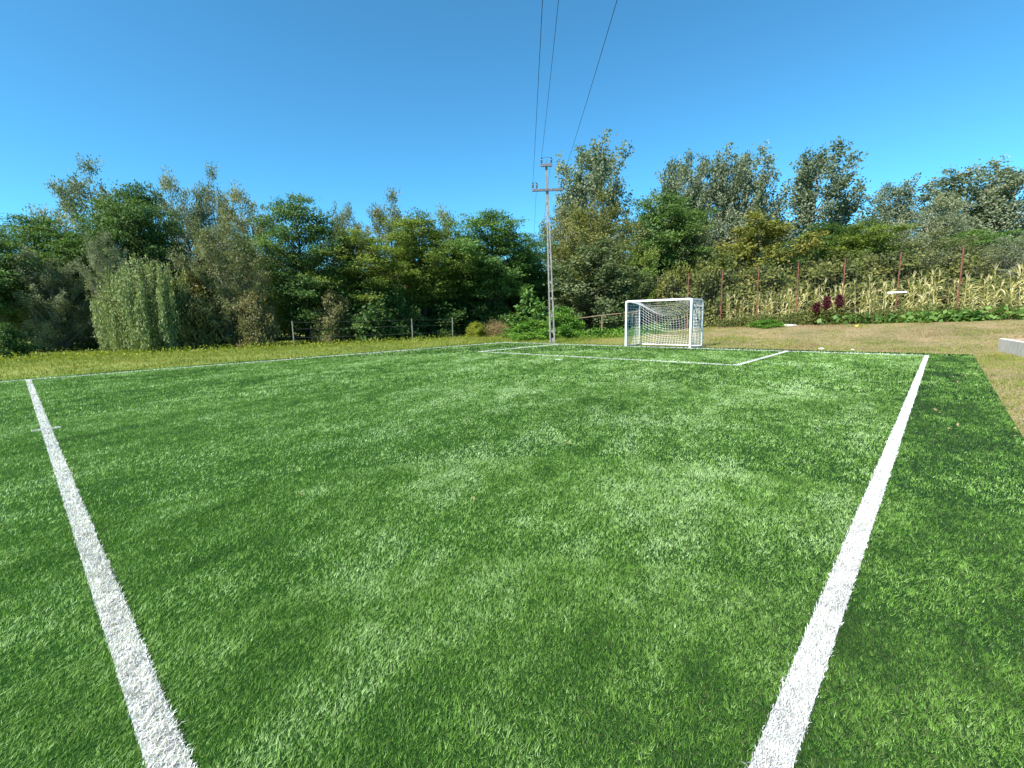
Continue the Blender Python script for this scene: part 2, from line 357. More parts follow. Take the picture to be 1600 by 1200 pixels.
for name, label, segs in MARKS:                                        # white fibres on their own backing strip
    Vs, Q, T3, tq, t3, off = [], [], [], [], [], 0
    for (a0, b0), (a1, b1), w in segs:
        L = math.hypot(a1 - a0, b1 - b0); along = (a1 - a0) / L, (b1 - b0) / L
        c = [(a0 - along[1] * w, b0 + along[0] * w), (a0 + along[1] * w, b0 - along[0] * w), (a1 + along[1] * w, b1 - along[0] * w), (a1 - along[1] * w, b1 + along[0] * w)]
        Vs.append(np.array([(x, y, .004) for x, y in c])); Q.append(np.array([[0, 1, 2, 3]]) + off); tq.append(np.array([.1])); off += 4
        n = int(L * w * 2 * 30000); t = rng.random(n); s = np.clip(rng.normal(0, 1, n) * .004, -.010, .010) + (rng.random(n) * 2 - 1) * w
        a = a0 + (a1 - a0) * t - along[1] * s; b = b0 + (b1 - b0) * t + along[0] * s
        r = np.hypot(a - CAM.x, b - CAM.y)
        ang = np.abs((np.arctan2(b - CAM.y, a - CAM.x) - math.atan2(_F.y, _F.x) + PI) % (2 * PI) - PI)
        keep = (ang < 1.25) & (rng.random(n) < np.clip(14 / (r + .5) ** 2, .045, 1)) & (r < 45); a, b, r = a[keep], b[keep], r[keep]; n = len(a)
        lx, ly, *_ = nap(a, b)
        wd = (.0028 + .00045 * r) * (.8 + .4 * rng.random(n)); hh = (.017 + .0007 * np.minimum(r, 20)) * (.8 + .4 * rng.random(n))
        V, G, tt = blades(a, b, np.full(n, .003), hh, wd, lx * .5, ly * .5, np.clip(.5 + 1.1 * (fbm(a * 24, b * 24, 83, 2) - .5) + .5 * (fbm(a * 3, b * 3, 85, 3) - .5) + rng.normal(0, .24, n), 0, 1), 2, .40)
        Vs.append(V); Q.append(G[0] + off); T3.append(G[1] + off); tq.append(tt[:n]); t3.append(tt[n:]); off += len(V)
    me = mesh_np(name, np.concatenate(Vs), [np.concatenate(Q), np.concatenate(T3)], np.concatenate(tq + t3))
    tag(link(name, me, M['white_blade']), label, kind='structure')

# meadow grass round the turf
def meadow(name, label, areas):
    Vs, T3, t3, off = [], [], [], 0
    for (a0, a1, b0, b1, dens, h, w, tmean, tvar) in areas:
        n = int((a1 - a0) * (b1 - b0) * dens); a = a0 + (a1 - a0) * rng.random(n); b = b0 + (b1 - b0) * rng.random(n)
        edge = .04 * rng.normal(0, 1, n)
        k = ~in_turf(a + edge, b + edge, .0); a, b = a[k], b[k]; n = len(a)
        cl = fbm(a * .8, b * .8, 61, 4); cl2 = fbm(a * 3, b * 3, 71, 2)
        k = rng.random(n) < (.25 + 1.5 * cl * cl2 * 2); a, b, cl, cl2 = a[k], b[k], cl[k], cl2[k]; n = len(a)
        z = terr(a, b) - .03
        hh = h * (.4 + 1.1 * rng.random(n)) * (.45 + 1.2 * cl2); ww = w * (.7 + .6 * rng.random(n))
        tint = tmean + tvar * (cl - .5) * 2.2 + rng.normal(0, .10, n) + .05 * (cl2 - .5)
        V, G, tt = blades(a, b, z, hh, ww, np.zeros(n), np.zeros(n), np.clip(tint, 0, 1), 1, .65)
        Vs.append(V); T3.append(G[0] + off); t3.append(tt); off += len(V)
    me = mesh_np(name, np.concatenate(Vs), [np.concatenate(T3)], np.concatenate(t3))
    return tag(link(name, me, M['meadow_blade']), label, kind='stuff')
meadow('meadow_grass', 'yellow green meadow strip between the turf and the left tree row',
       [(-22, -9.5, -24, 4, 330, .11, .024, .36, .25), (-24, -5, .3, 9, 200, .15, .028, .36, .25)])
meadow('dry_grass', 'short tan grass on the bank between the goal line and the maize',
       [(-5, 14, .3, 5, 470, .07, .017, .54, .6), (-5, 14, 5, 11.2, 360, .07, .018, .70, .6), (9.85, 14, -16, 1, 1200, .06, .011, .44, .42), (14, 26, -10, 11, 120, .08, .02, .62, .4)])

# ------------------------------------------------------------------ trees
def unit(v): return v / np.maximum(np.linalg.norm(v, axis=-1, keepdims=True), 1e-6)
STY = dict(  # t0 crown base, nl limbs, rise of limbs, tw twigs per limb, tl twig length, n leaves per twig, l/w leaf size, flat leaves, droop, limb bend, outline
 locust =dict(t0=.10, nl=92, rise=.35, tw=10, tl=.80, n=46, l=.14, w=.07, flat=1.5, droop=.10, bend=.06, prof='broad', spread=.26, squash=.38),
 silver =dict(t0=.04, nl=92, rise=1.1, tw=10, tl=.62, n=42, l=.15, w=.055, flat=.2, droop=-.25, bend=-.06, prof='egg', spread=.17, squash=1.0),
 poplar =dict(t0=.10, nl=110, rise=.9, tw=9, tl=.62, n=34, l=.105, w=.09, flat=.3, droop=.10, bend=-.08, prof='egg', spread=.30, squash=1.0),
 walnut =dict(t0=.02, nl=80, rise=.6, tw=9, tl=.60, n=26, l=.19, w=.11, flat=.9, droop=.25, bend=.08, prof='broad', spread=.20, squash=.8),
 shrub  =dict(t0=.00, nl=64, rise=.7, tw=9, tl=.50, n=30, l=.19, w=.105, flat=.7, droop=.1, bend=.04, prof='low', spread=.22, squash=.9),
 weeping=dict(t0=.52, nl=90, rise=.25, tw=15, tl=.5, n=52, l=.115, w=.040, flat=.1, droop=.9, bend=.22, prof='dome', spread=.05, squash=1.0),
 sapling=dict(t0=.06, nl=30, rise=.2, tw=3, tl=.35, n=18, l=.30, w=.14, flat=1.2, droop=.35, bend=.1, prof='cone', spread=.12, squash=.6),
)
def envelope(kind, t):
    """crown radius over crown height, 0..1"""
    t = np.clip(t, 0, 1)
    if kind == 'broad': return np.maximum((1 - np.abs(2 * t - .95) ** 2.6).clip(0) ** .55, .12)
    if kind == 'oval': return np.maximum((1 - np.abs(1.75 * t - .80) ** 2.4).clip(0) ** .5, .12)
    if kind == 'egg': return np.maximum((1 - np.abs(1.9 * t - .95) ** 2.6).clip(0) ** .5, .12)
    if kind == 'dome': return np.maximum((1 - t ** 2).clip(0) ** .5, .06)
    if kind == 'low': return np.maximum((1 - t ** 2.6).clip(0) ** .5, .12)
    return np.maximum(1 - .88 * t, .10)

def make_tree(style, seed, H=10.0, R=3.0, lf=1.0, t0=None):
    """crown mesh + trunk mesh of one tree, H metres tall, R metres crown radius"""
    s = STY[style]; r = np.random.default_rng(seed)
    nl = s['nl']; wood = MB()
    wob = np.cumsum(r.normal(0, .035 * R, (9, 2)), 0) * .6; wob[0] = 0
    tzs = np.linspace(0, .90 * H, 9)
    r0 = .014 * H + .02
    wood.tube(np.column_stack([wob[:, 0], wob[:, 1], tzs]), list(np.linspace(r0, r0 * .12, 9)), n=6)
    tt = np.linspace(0, 1, 200); cdf = np.cumsum(envelope(s['prof'], tt) + .08); cdf /= cdf[-1]
    te = np.interp((np.arange(nl) + r.random(nl)) / nl, cdf, tt)                # height of each limb's end in the crown
    az = np.arange(nl) * 2.39996 + r.normal(0, .45, nl)
    am = {'weeping': .2, 'poplar': .55, 'silver': .7}.get(style, 1.0)
    lob = 1 + am * (.20 * np.sin(az * 2 + seed) + .16 * np.sin(az * 3 + te * 9 + seed * 2.1) + .14 * np.sin(te * 17 + az + seed))   # uneven outline
    hr = R * envelope(s['prof'], te) * lob * np.where(r.random(nl) < (.28 if style != 'weeping' else .4), r.uniform(.35, .7, nl), r.uniform(.80, 1.08, nl))
    zb = (s['t0'] if t0 is None else t0) * H; ze = zb + (H - zb) * te * (1 - .06 * r.random(nl))
    ns = 6; LP = np.zeros((nl, ns, 3)); rise = s['rise']
    for i in range(nl):
        hz = np.clip(ze[i] - hr[i] * rise - .10 * H, .03 * H, .86 * H); hz = min(hz, ze[i])
        p0 = np.array([np.interp(hz, tzs, wob[:, 0]), np.interp(hz, tzs, wob[:, 1]), hz])
        p1 = np.array([math.cos(az[i]) * hr[i] + np.interp(ze[i], tzs, wob[:, 0]), math.sin(az[i]) * hr[i] + np.interp(ze[i], tzs, wob[:, 1]), ze[i]])
        mid = (p0 + p1) / 2 + np.array([0, 0, s['bend'] * np.linalg.norm(p1 - p0)]) + r.normal(0, .06, 3) * R * .5
        for k in range(ns):
            u = k / (ns - 1); LP[i, k] = p0 * (1 - u) ** 2 + mid * 2 * u * (1 - u) + p1 * u * u
        LP[i, 1:-1] += r.normal(0, .035 * R, (ns - 2, 3))
        rb = max(.012, r0 * .42 * (hr[i] / R + .2) * (1 - .5 * te[i]))
        wood.tube(LP[i], list(np.linspace(rb, rb * .2, ns)), n=4, cap=False)
    tw = s['tw']; nt = nl * tw
    li = np.repeat(np.arange(nl), tw); u = .25 + .77 * r.random(nt) ** .6; u = np.minimum(u, 1); f = u * (ns - 1); k = np.minimum(f.astype(int), ns - 2); ff = (f - k)[:, None]
    P = LP[li, k] * (1 - ff) + LP[li, k + 1] * ff; D = unit(LP[li, k + 1] - LP[li, k])
    rd = unit(r.normal(0, 1, (nt, 3)) * np.array([1, 1, s['squash']])); TD = unit(D * .65 + rd * .95)
    TD[:, 2] *= s['squash'] if s['squash'] < 1 else 1
    if style == 'silver': TD = unit(TD + np.array([0, 0, .55]))
    if style == 'weeping':
        TL = np.clip((P[:, 2] - .2) * np.where(r.random(nt) < .72, r.uniform(.80, 1.02, nt), r.uniform(.3, .8, nt)), .3, 20); TD = unit(np.array([0, 0, -1.0]) + r.normal(0, .04, (nt, 3)))
    else:
        TL = s['tl'] * r.uniform(.5, 1.3, nt) * (R / 2.6) ** .5 * (1.25 - .35 * u)
    n = s['n']; m = nt * n
    ti = np.repeat(np.arange(nt), n); v = r.random(m) ** .8
    X = P[ti] + TD[ti] * (TL[ti] * v)[:, None] + r.normal(0, 1, (m, 3)) * s['spread'] * np.array([1, 1, s['squash']]) * (.4 + .6 * np.sin(PI * np.clip(v, .1, .95)))[:, None]
    ax = unit(TD[ti] * .8 + r.normal(0, .6, (m, 3)) - np.array([0, 0, s['droop']]))
    outw = unit(X - np.array([0, 0, H * .45]) * np.array([1, 1, 1.0])); outw[:, 2] *= .7
    nr = r.normal(0, .75, (m, 3)) + np.array([0, 0, s['flat'] * .7]) + outw * 1.0                  # leaves turn outwards, to the light
    side = unit(np.cross(ax, nr))
    ln = s['l'] * lf * r.uniform(.65, 1.3, m)[:, None]; wd = s['w'] * lf * r.uniform(.7, 1.25, m)[:, None]
    X[:, 2] = np.maximum(X[:, 2], .05)
    V = np.stack([X, X + ax * ln * .45 + side * wd * .5, X + ax * ln, X + ax * ln * .45 - side * wd * .5], 1).reshape(-1, 3)
    tint = np.clip(.46 + r.normal(0, .11, nl)[li][ti] + r.normal(0, .10, nt)[ti] + r.normal(0, .11, m), 0, 1)
    crown = mesh_np('crown', V, [np.arange(4 * m).reshape(m, 4)], tint)
    return crown, wood.mesh('trunk')

VAR = {}
for st, seeds in dict(locust=(1, 2, 3), silver=(11, 12, 13), poplar=(21, 22, 23), walnut=(31, 32), shrub=(41, 42, 43), weeping=(51,), sapling=(61, 62)).items():
    nomH = dict(shrub=3.5, sapling=2.6, weeping=4.5, poplar=11.0).get(st, 9.0); nomR = dict(shrub=1.8, sapling=.7, weeping=2.05, poplar=3.9).get(st, 2.4)
    if st == 'poplar': nomH = 17.0
    VAR[st] = [make_tree(st, sd_, nomH, nomR, lf=(2.1 if st == 'poplar' else 1.0), t0={2: .30, 3: .34}.get(sd_)) + (nomH, nomR) for sd_ in seeds]
STYLE_OF = dict(locust='locust', locust_lime='locust', locust_green='locust', silver='silver', silver_olive='silver', silver_green='silver', silver_gold='silver',
                weeping='weeping', poplar='poplar', poplar_sparse='poplar', walnut='walnut', maple='walnut', ivy='walnut', sapling='sapling')
NAME_OF = dict(locust='locust_tree', locust_lime='locust_tree', locust_green='locust_tree', silver='willow_tree', silver_olive='willow_tree', silver_green='willow_tree',
               silver_gold='willow_tree', weeping='weeping_tree', poplar='poplar_tree', poplar_sparse='poplar_tree', walnut='walnut_tree', maple='maple_tree', ivy='ivy_tree', sapling='sapling')
TREES = [
  ('locust', -25.45, -19.23, 6.45, 1.93, 3.83, 'dark broad locust tree at the left edge of the tree row'),
  ('silver', -24.85, -17.09, 5.08, 1.4, 0.31, 'small silver grey willow left of the weeping tree, shaded below'),
  ('locust', -29.94, -17.15, 7.9, 2.32, 2.79, 'dark locust with a low flat crown left of the weeping tree'),
  ('silver', -34.56, -13.83, 11.84, 2.57, 6.05, 'tall feathery silver willow whose thin tips rise above the weeping tree'),
  ('locust', -26.41, -15.34, 7.13, 1.98, 2.68, 'dark green locust just behind the left side of the weeping tree'),
  ('locust', -26.91, -12.77, 9.86, 2.17, 2.72, 'tall dark locust directly behind the weeping tree'),
  ('silver', -22.38, -15.14, 6.01, 0.78, 2.85, 'slim grey willow rising above the left shoulder of the weeping tree'),
  ('weeping', -19.15, -14.2, 4.95, 2.04, 0.14, 'weeping tree with pale hanging curtains reaching the grass'),
  ('shrub_rust', -18.9, -12.3, 3.9, 1.05, 0.0, 'rusty leaved shrub touching the right side of the weeping tree'),
  ('silver', -31.09, -9.37, 11.32, 1.83, 5.17, 'silver willow rising behind between weeping tree and olive willow'),
  ('silver', -30.73, -7.59, 11.95, 1.6, 5.24, 'slender silver willow with the highest thin tip left of the olive willow'),
  ('silver_olive', -18.91, -10.71, 6.55, 1.7, 0.44, 'olive grey willow right of the weeping tree, lit on its upper left'),
  ('silver_olive', -24.08, -7.42, 9.46, 1.83, 2.67, 'olive grey willow between the olive willow and the tall dark locust'),
  ('shrub_tan', -17.18, -10.12, 2.99, 0.73, 0.76, 'small tan shrub in front of the olive grey willows'),
  ('locust', -19.26, -6.56, 8.99, 2.36, 1.37, 'tall dark locust with layered pads left of the first bare fence post'),
  ('locust_lime', -18.21, -3.7, 7.19, 2.65, 1.31, 'yellowish green locust left of the two pale fence posts'),
  ('silver_olive', -21.19, 1.07, 10.01, 2.17, 4.98, 'olive willow with pale twiggy top behind the yellowish locust'),
  ('silver_olive', -24.45, -0.57, 9.85, 1.45, 5.15, 'narrow olive willow rising between dark and yellowish locusts'),
  ('shrub_tan', -17.08, -5.93, 3.0, 1.05, 0.22, 'tan and pink leaved shrub at the foot of the yellowish locust'),
  ('shrub', -17.1, -3.85, 3.64, 1.97, 0.0, 'leafy green shrub at the foot of the yellowish locust, right of the tan shrub'),
  ('locust_lime', -17.65, 1.23, 8.67, 2.57, 2.53, 'lime topped locust above the two pale fence posts'),
  ('silver_green', -19.68, 5.13, 9.3, 2.19, 4.61, 'green willow behind the lime topped locust'),
  ('shrub', -16.78, -2.13, 3.69, 1.39, 0.25, 'dark leafy shrub left of the pale fence posts'),
  ('locust_green', -14.92, 5.13, 9.02, 2.65, 2.01, 'mid green locust left of the utility pole, the fullest crown beside it'),
  ('locust_green', -14.85, 9.25, 7.64, 1.8, 2.51, 'small green locust just left of the utility pole'),
  ('locust_green', -17.46, 5.35, 7.13, 1.94, 2.09, 'green locust between the lime topped locust and the pole locust'),
  ('poplar', -21.01, 27.76, 21.78, 4.18, 10.02, 'tall grey green poplar standing right behind the utility pole'),
  ('poplar_sparse', -21.62, 23.34, 14.55, 2.36, 6.32, 'thin half bare poplar beside the utility pole, under the tall poplar'),
  ('silver_gold', -11.95, 13.8, 11.5, 3.38, 3.48, 'golden olive willow in front of the tall poplar'),
  ('walnut', -9.31, 9.91, 6.87, 2.83, 0.0, 'broad leaved grey green tree low beside the goal, in front of the golden willow'),
  ('locust', -10.39, 22.36, 12.37, 3.61, 4.88, 'dark locust with flat pads behind the goal'),
  ('ivy', -7.89, 14.13, 7.2, 1.36, 0.96, 'bright green leafy column of a tree directly left above the goal'),
  ('shrub', -8.47, 11.14, 4.25, 1.39, 0.12, 'dark shrub filling between the broad leaved tree and the goal'),
  ('poplar', -16.58, 40.43, 22.1, 3.54, 12.4, 'left poplar of the three tight together behind the goal'),
  ('poplar', -14.25, 45.5, 23.22, 3.82, 12.7, 'middle poplar of the three tight together behind the goal'),
  ('poplar', -10.37, 46.29, 23.23, 3.54, 12.34, 'right poplar of the three tight together behind the goal'),
  ('silver_olive', -8.33, 25.18, 9.91, 2.62, 2.54, 'olive willow between the dark locust and the yellow green maple'),
  ('maple', -2.35, 23.79, 9.15, 3.47, 1.86, 'yellow green maple behind the red fence, right of the goal'),
  ('poplar', -3.28, 50.02, 22.0, 4.5, 11.79, 'solitary poplar with sky on both sides'),
  ('locust', -0.04, 35.77, 9.52, 3.37, 3.04, 'dark locust beneath the solitary poplar'),
  ('locust_lime', 3.34, 34.71, 8.94, 3.03, 2.72, 'yellowish locust right of the solitary poplar'),
  ('poplar', 3.65, 58.74, 17.83, 3.21, 10.52, 'smaller poplar at the left end of the right hand group'),
  ('silver', 6.68, 49.33, 11.91, 3.6, 4.23, 'pale silver willow in front of the right hand poplars'),
  ('poplar', 10.06, 60.45, 18.7, 4.72, 8.14, 'broad dense poplar at the right, in front of its neighbours'),
  ('poplar', 14.14, 59.93, 17.32, 4.18, 7.56, 'poplar at the right edge beside the broad dense poplar'),
  ('silver_olive', 7.47, 32.68, 6.59, 3.47, 1.27, 'olive scrub willow behind the maize under the pale silver willow'),
  ('shrub_olive', 9.81, 31.91, 4.81, 2.49, 1.11, 'olive shrub behind the maize at the tallest red post'),
  ('silver', 13.08, 35.17, 5.99, 2.19, 1.94, 'silver grey shrub willow at the right edge above the maize'),
  ('shrub_olive', -2.9, 15.75, 5.01, 2.1, 0.0, 'brownish olive shrub behind the net fence right of the goal'),
  ('shrub_olive', -0.24, 16.07, 4.0, 2.01, 0.0, 'olive shrub low behind the net fence below the maple'),
  ('shrub_olive', -5.31, 14.84, 4.69, 1.88, 0.03, 'dark olive shrub behind the net fence, seen through the goal'),
  ('shrub_olive', 2.69, 23.89, 5.1, 2.72, 1.03, 'dense green olive shrub behind the maize below the solitary poplar'),
  ('shrub_olive', 5.62, 27.99, 5.05, 2.59, 0.86, 'green olive shrub behind the white bar in the maize'),
  ('sapling', -10.78, 4.03, 3.31, 0.71, 0.0, 'tall tiered sapling left of the utility pole, its tip higher than the next'),
  ('sapling', -9.82, 4.16, 2.56, 0.61, 0.0, 'shorter tiered sapling close left of the utility pole'),
  ('sapling', -10.8, 3.16, 1.68, 0.82, 0.0, 'low leafy sapling left of the two tiered saplings'),
  ('sapling', -8.65, 4.5, 2.04, 0.56, 0.0, 'tiered sapling right behind the utility pole'),
  ('shrub_bright', -9.41, 3.04, 1.21, 1.34, 0.0, 'bright green shrub at the left foot of the utility pole'),
  ('shrub_bright', -8.36, 4.78, 1.96, 1.04, 0.0, 'bright green shrub at the right foot of the utility pole'),
  ('shrub_lime', -13.5, 1.99, 1.06, 0.55, 0.0, 'lime yellow bush alone beside the dry grass'),
  ('shrub_bright', 2.0, 9.68, 0.46, 0.78, 0.0, 'rounded green bush before the red fence posts'),
  ('shrub', -20.3, -19.05, 1.48, 0.55, 0.0, 'green shrub at the foot of the trees at the left edge'),
  ('shrub', -17.17, 2.18, 2.54, 2.01, 0.0, 'shaded shrub behind the two pale fence posts'),
  ('shrub', -14.84, 5.02, 2.48, 1.67, 0.0, 'shaded shrub behind the dry grass'),
]

_cnt = {}
def place_tree(kind, a, b, h, rad, cb, label, group=None, lift=0.0):
    st = STYLE_OF.get(kind, 'shrub'); vs_ = VAR[st]; i = _cnt.get(st, 0); _cnt[st] = i + 1
    vi = i % len(vs_)
    if st == 'locust': vi = 0 if cb / h < .2 else 1 + i % 2
    crown, wood, nh, nr = vs_[vi]
    name = NAME_OF.get(kind, 'shrub')
    root = empty(name, (a, b, tz(a, b) - .04), (i * 2.1) % 6.28)
    wide = {'poplar': 1.14, 'silver_gold': 1.15, 'silver': 1.2, 'silver_olive': 1.2, 'weeping': 1.06}.get(kind, 1.08); h *= {'poplar': .955, 'poplar_sparse': .93, 'silver_gold': .90}.get(kind, 1.0)
    root.scale = (rad / nr * wide, rad / nr * wide, h / nh)
    tag(root, label, {'shrub': 'shrub', 'sapling': 'sapling'}.get(name, 'tree'), group)
    c = link('crown', crown, M[kind], root); c['kind'] = 'stuff'
    link('trunk', wood, M['pale_bark'] if st in ('poplar', 'silver') else M['bark'], root)
    return root
for row in TREES:
    kind = row[0]
    grp = 'shrubs among the trees' if kind.startswith('shrub') else ('saplings round the utility pole' if kind == 'sapling' else 'trees round the pitch')
    place_tree(*row, group=grp)
# trees of the wood seen only as dark gaps between the crowns in front
for k in range(16):
    t = k / 15
    a = -33 + 24 * t + random.uniform(-1, 1); b = -24 + 58 * t + random.uniform(-1.5, 1.5)
    place_tree('locust', a - 2, b, random.uniform(5.5, 7.0), random.uniform(3.4, 4.2), 0, 'dark tree deep in the wood showing only through gaps between nearer crowns', 'trees deep in the wood')
for k in range(9):
    a = -6 + 28 * k / 8 + random.uniform(-1, 1); b = 46 + random.uniform(-2, 2)
    place_tree('locust_green', a, b, random.uniform(7, 8.5), random.uniform(3.2, 4.0), 0, 'dark tree far behind the maize, showing only between nearer crowns', 'trees far behind the maize')

# undergrowth in the shade under the tree row: too tangled to count
def leafy(name, label, m, pts, hts, n, l, w, seed, kind='stuff', t0=.45):
    r = np.random.default_rng(seed); pts = np.asarray(pts); seg = r.integers(0, len(pts) - 1, n); t = r.random(n)[:, None]
    base = pts[seg] * (1 - t) + pts[seg + 1] * t + np.column_stack([r.normal(0, hts[2], n), r.normal(0, hts[2], n)])
    z = terr(base[:, 0], base[:, 1]) + hts[0] + (hts[1] - hts[0]) * r.random(n) ** 1.4 * (.35 + 1.1 * fbm(base[:, 0] * .9, base[:, 1] * .9, seed, 3))
    X = np.column_stack([base, z]); ax = unit(r.normal(0, 1, (n, 3)) + np.array([0, 0, .3])); side = unit(np.cross(ax, r.normal(0, 1, (n, 3)) + np.array([0, 0, 1.0])))
    ln = l * r.uniform(.6, 1.3, n)[:, None]; wd = w * r.uniform(.6, 1.3, n)[:, None]
    V = np.stack([X, X + ax * ln * .5 + side * wd * .5, X + ax * ln, X + ax * ln * .5 - side * wd * .5], 1).reshape(-1, 3)
    tint = np.clip(t0 + .5 * (fbm(base[:, 0] * 1.2, base[:, 1] * 1.2, seed + 5, 2) - .5) + r.normal(0, .15, n), 0, 1)
    return tag(link(name, mesh_np(name, V, [np.arange(4 * n).reshape(n, 4)], tint), m), label, kind=kind)
leafy('undergrowth', 'dark tangle of undergrowth under the left tree row', M['locust'], [(-28.5, -22), (-27.0, -15), (-26, -9), (-23.3, -4), (-21.5, 1), (-19, 7), (-11.5, 12.5)], (0, 4.6, .8), 22000, .24, .13, 101)
leafy('dry_weeds', 'tan dead grass clump at the far left corner of the pitch', M['meadow_blade'], [(-13.6, 3.3), (-12.6, 3.9), (-11.6, 4.3)], (0, 1.0, .28), 4600, .30, .018, 111, t0=.92)
leafy('weeds', 'low grey green weeds along the foot of the maize', M['shrub_olive'], [(-1, 11.0), (4, 10.8), (9, 10.7), (16, 10.9)], (0, .70, .22), 15000, .13, .06, 121)
leafy('squash_vine', 'broad bright leaves of a squash vine trailing along the maize edge', M['sapling'], [(4.4, 10.5), (8.0, 10.3), (9.2, 10.2), (10.5, 10.2), (14, 10.4)], (0.02, .42, .17), 750, .26, .22, 131)
leafy('bank_weeds', 'green weeds growing on the grass left of the goal', M['shrub_bright'], [(-8.2, 4.6), (-6.2, 5.2), (-4.5, 6.4), (-3, 7.5)], (0, .55, .4), 2600, .14, .06, 141)

leafy('strip_weeds', 'lime leaved weeds scattered along the left meadow strip', M['shrub_lime'], [(-18.5, -21), (-17.5, -16), (-15.5, -11), (-14.5, -6), (-12.5, -1)], (0, .24, 1.6), 5200, .11, .05, 151)

# ------------------------------------------------------------------ maize behind the red fence
def make_maize(seed):
    r = random.Random(seed); H = r.uniform(1.9, 2.35)
    st = MB(); lv = MB(); ts = MB()
    lean = (r.uniform(-.12, .12), r.uniform(-.12, .12))
    path = [(lean[0] * (k / 4) ** 2, lean[1] * (k / 4) ** 2, H * k / 4) for k in range(5)]
    st.tube(path, [.017, .015, .013, .010, .006], n=5, tint=r.uniform(.35, .7))
    for k in range(11):
        t = .12 + .8 * k / 10; z = H * t; az = (k % 2) * PI + r.uniform(-.7, .7) + seed; L = r.uniform(.55, .95) * (1.15 - .5 * abs(t - .5)); w = r.uniform(.055, .095)
        rise = r.uniform(.5, 1.3); droop = r.uniform(.8, 2.0); tint = min(1, max(0, .28 + .42 * (1 - t) + r.uniform(-.25, .40)))
        vs_ = []; nseg = 6; x = 0; zz = z
        ang = rise
        px = lean[0] * t * t; py = lean[1] * t * t; tw = r.uniform(-.6, .6)
        for q in range(nseg + 1):
            s_ = q / nseg; ww = w * (1 - s_) ** .6 * (.55 + .9 * s_ if s_ < .5 else 1.0) / 2
            nx_, ny_ = -math.sin(az + tw * s_), math.cos(az + tw * s_)
            cx_, cy_ = px + math.cos(az) * x, py + math.sin(az) * x
            vs_ += [(cx_ + nx_ * ww, cy_ + ny_ * ww, zz + ww * .3), (cx_ - nx_ * ww, cy_ - ny_ * ww, zz - ww * .3)]
            x += math.cos(ang) * L / nseg; zz += math.sin(ang) * L / nseg; ang -= droop / nseg * (1 + s_)
        lv.add(vs_, [(2 * q, 2 * q + 1, 2 * q + 3, 2 * q + 2) for q in range(nseg)], tint)
    for k in range(7):
        az = r.uniform(0, 6.28); sp = r.uniform(.03, .14)
        ts.tube([(lean[0], lean[1], H - .03), (lean[0] + math.cos(az) * sp * .5, lean[1] + math.sin(az) * sp * .5, H + .16), (lean[0] + math.cos(az) * sp, lean[1] + math.sin(az) * sp, H + r.uniform(.22, .34))], [.007, .006, .003], n=3, tint=r.uniform(.6, 1))
    return st.mesh('stalk'), lv.mesh('leaves'), ts.mesh('tassel')
MZ = [make_maize(k) for k in range(6)]
mr_ = random.Random(77); mi = 0
for row in range(6):
    for k in range(34 if row < 3 else 26):
        a = -1.2 + 17.5 * (k + mr_.uniform(-.5, .5)) / (34 if row < 3 else 26); b = 11.6 + row * .62 + mr_.uniform(-.14, .14)
        if row == 0 and a < 2.2 and mr_.random() < .45: continue
        st, lv, ts = MZ[mi % 6]; mi += 1
        root = empty('maize_plant', (a, b, tz(a, b) - .03), 0); root.rotation_euler = (mr_.gauss(0, .09), mr_.gauss(0, .09), mr_.uniform(0, 6.28)); sc = mr_.uniform(.68, 1.04) * (.88 if a < 2 else (.96 if a < 5 else 1.0)); root.scale = (sc, sc, sc)
        tag(root, 'dry yellowing maize plant in the dense stand behind the red fence posts', 'maize plant', 'maize plants behind the net fence')
        link('stalk', st, M['maize'], root); o = link('leaves', lv, M['maize'], root); o['kind'] = 'stuff'
        link('tassel', ts, M['maize'], root)

# ------------------------------------------------------------------ red posted net fence
FB = 11.0
fence = tag(empty('net_fence', (0, FB, 0)), 'tall net fence on rusty red posts in front of the maize and shrubs', 'fence')
post_a = [-13.45, -11.36, -9.28, -7.2, -5.11, -3.04, -.97, 1.05, 3.08, 5.18, 7.35, 9.56, 11.7, 13.8, 16.0, 18.1]
post_a = [a for a in post_a if a > -8]
rp = random.Random(3); tops = []
pm = None
for a in post_a:
    z0 = tz(a, FB); top = 3.92 + (a + 5.11) * .017
    m = MB(); tilt = rp.uniform(-.03, .03)
    m.tube([(a, 0, z0 - .3), (a + tilt, 0, top)], .028, n=8); m.tube([(a + tilt, 0, top), (a + tilt, 0, top + .02)], .040, n=8)
    m.build('post', M['rust_paint'], fence, smooth=False); tops.append((a + tilt, top))
net = MB(); aa = np.arange(post_a[0], post_a[-1], .15)
tp = lambda a: float(np.interp(a, [t[0] for t in tops], [t[1] for t in tops])) - .03
for a in aa: net.tube([(a, -.055, tz(a, FB) + .05), (a, -.055, tp(a))], .0024, n=3, cap=False)
for k in range(23):
    net.tube([(a, -.058, tz(a, FB) + .05 + (tp(a) - tz(a, FB) - .05) * k / 22) for a in np.linspace(post_a[0], post_a[-1], 26)], .0024, n=3, cap=False)
o = net.build('netting', M['mesh_wire'], fence); o['kind'] = 'stuff'

leafy('fallen_leaves', 'pale dry leaf bits lying on the right border of the turf', M['meadow_blade'], [(9.75, -13), (9.6, -8), (9.6, -3), (9.5, 1)], (.018, .03, .35), 40, .045, .025, 161, t0=.9)
leafy('leaf_litter', 'few dry leaf bits scattered over the turf', M['meadow_blade'], [(6, -17), (2, -12), (-4, -9), (2, -5), (6, -2)], (.018, .03, 2.2), 60, .04, .022, 162, t0=.85)
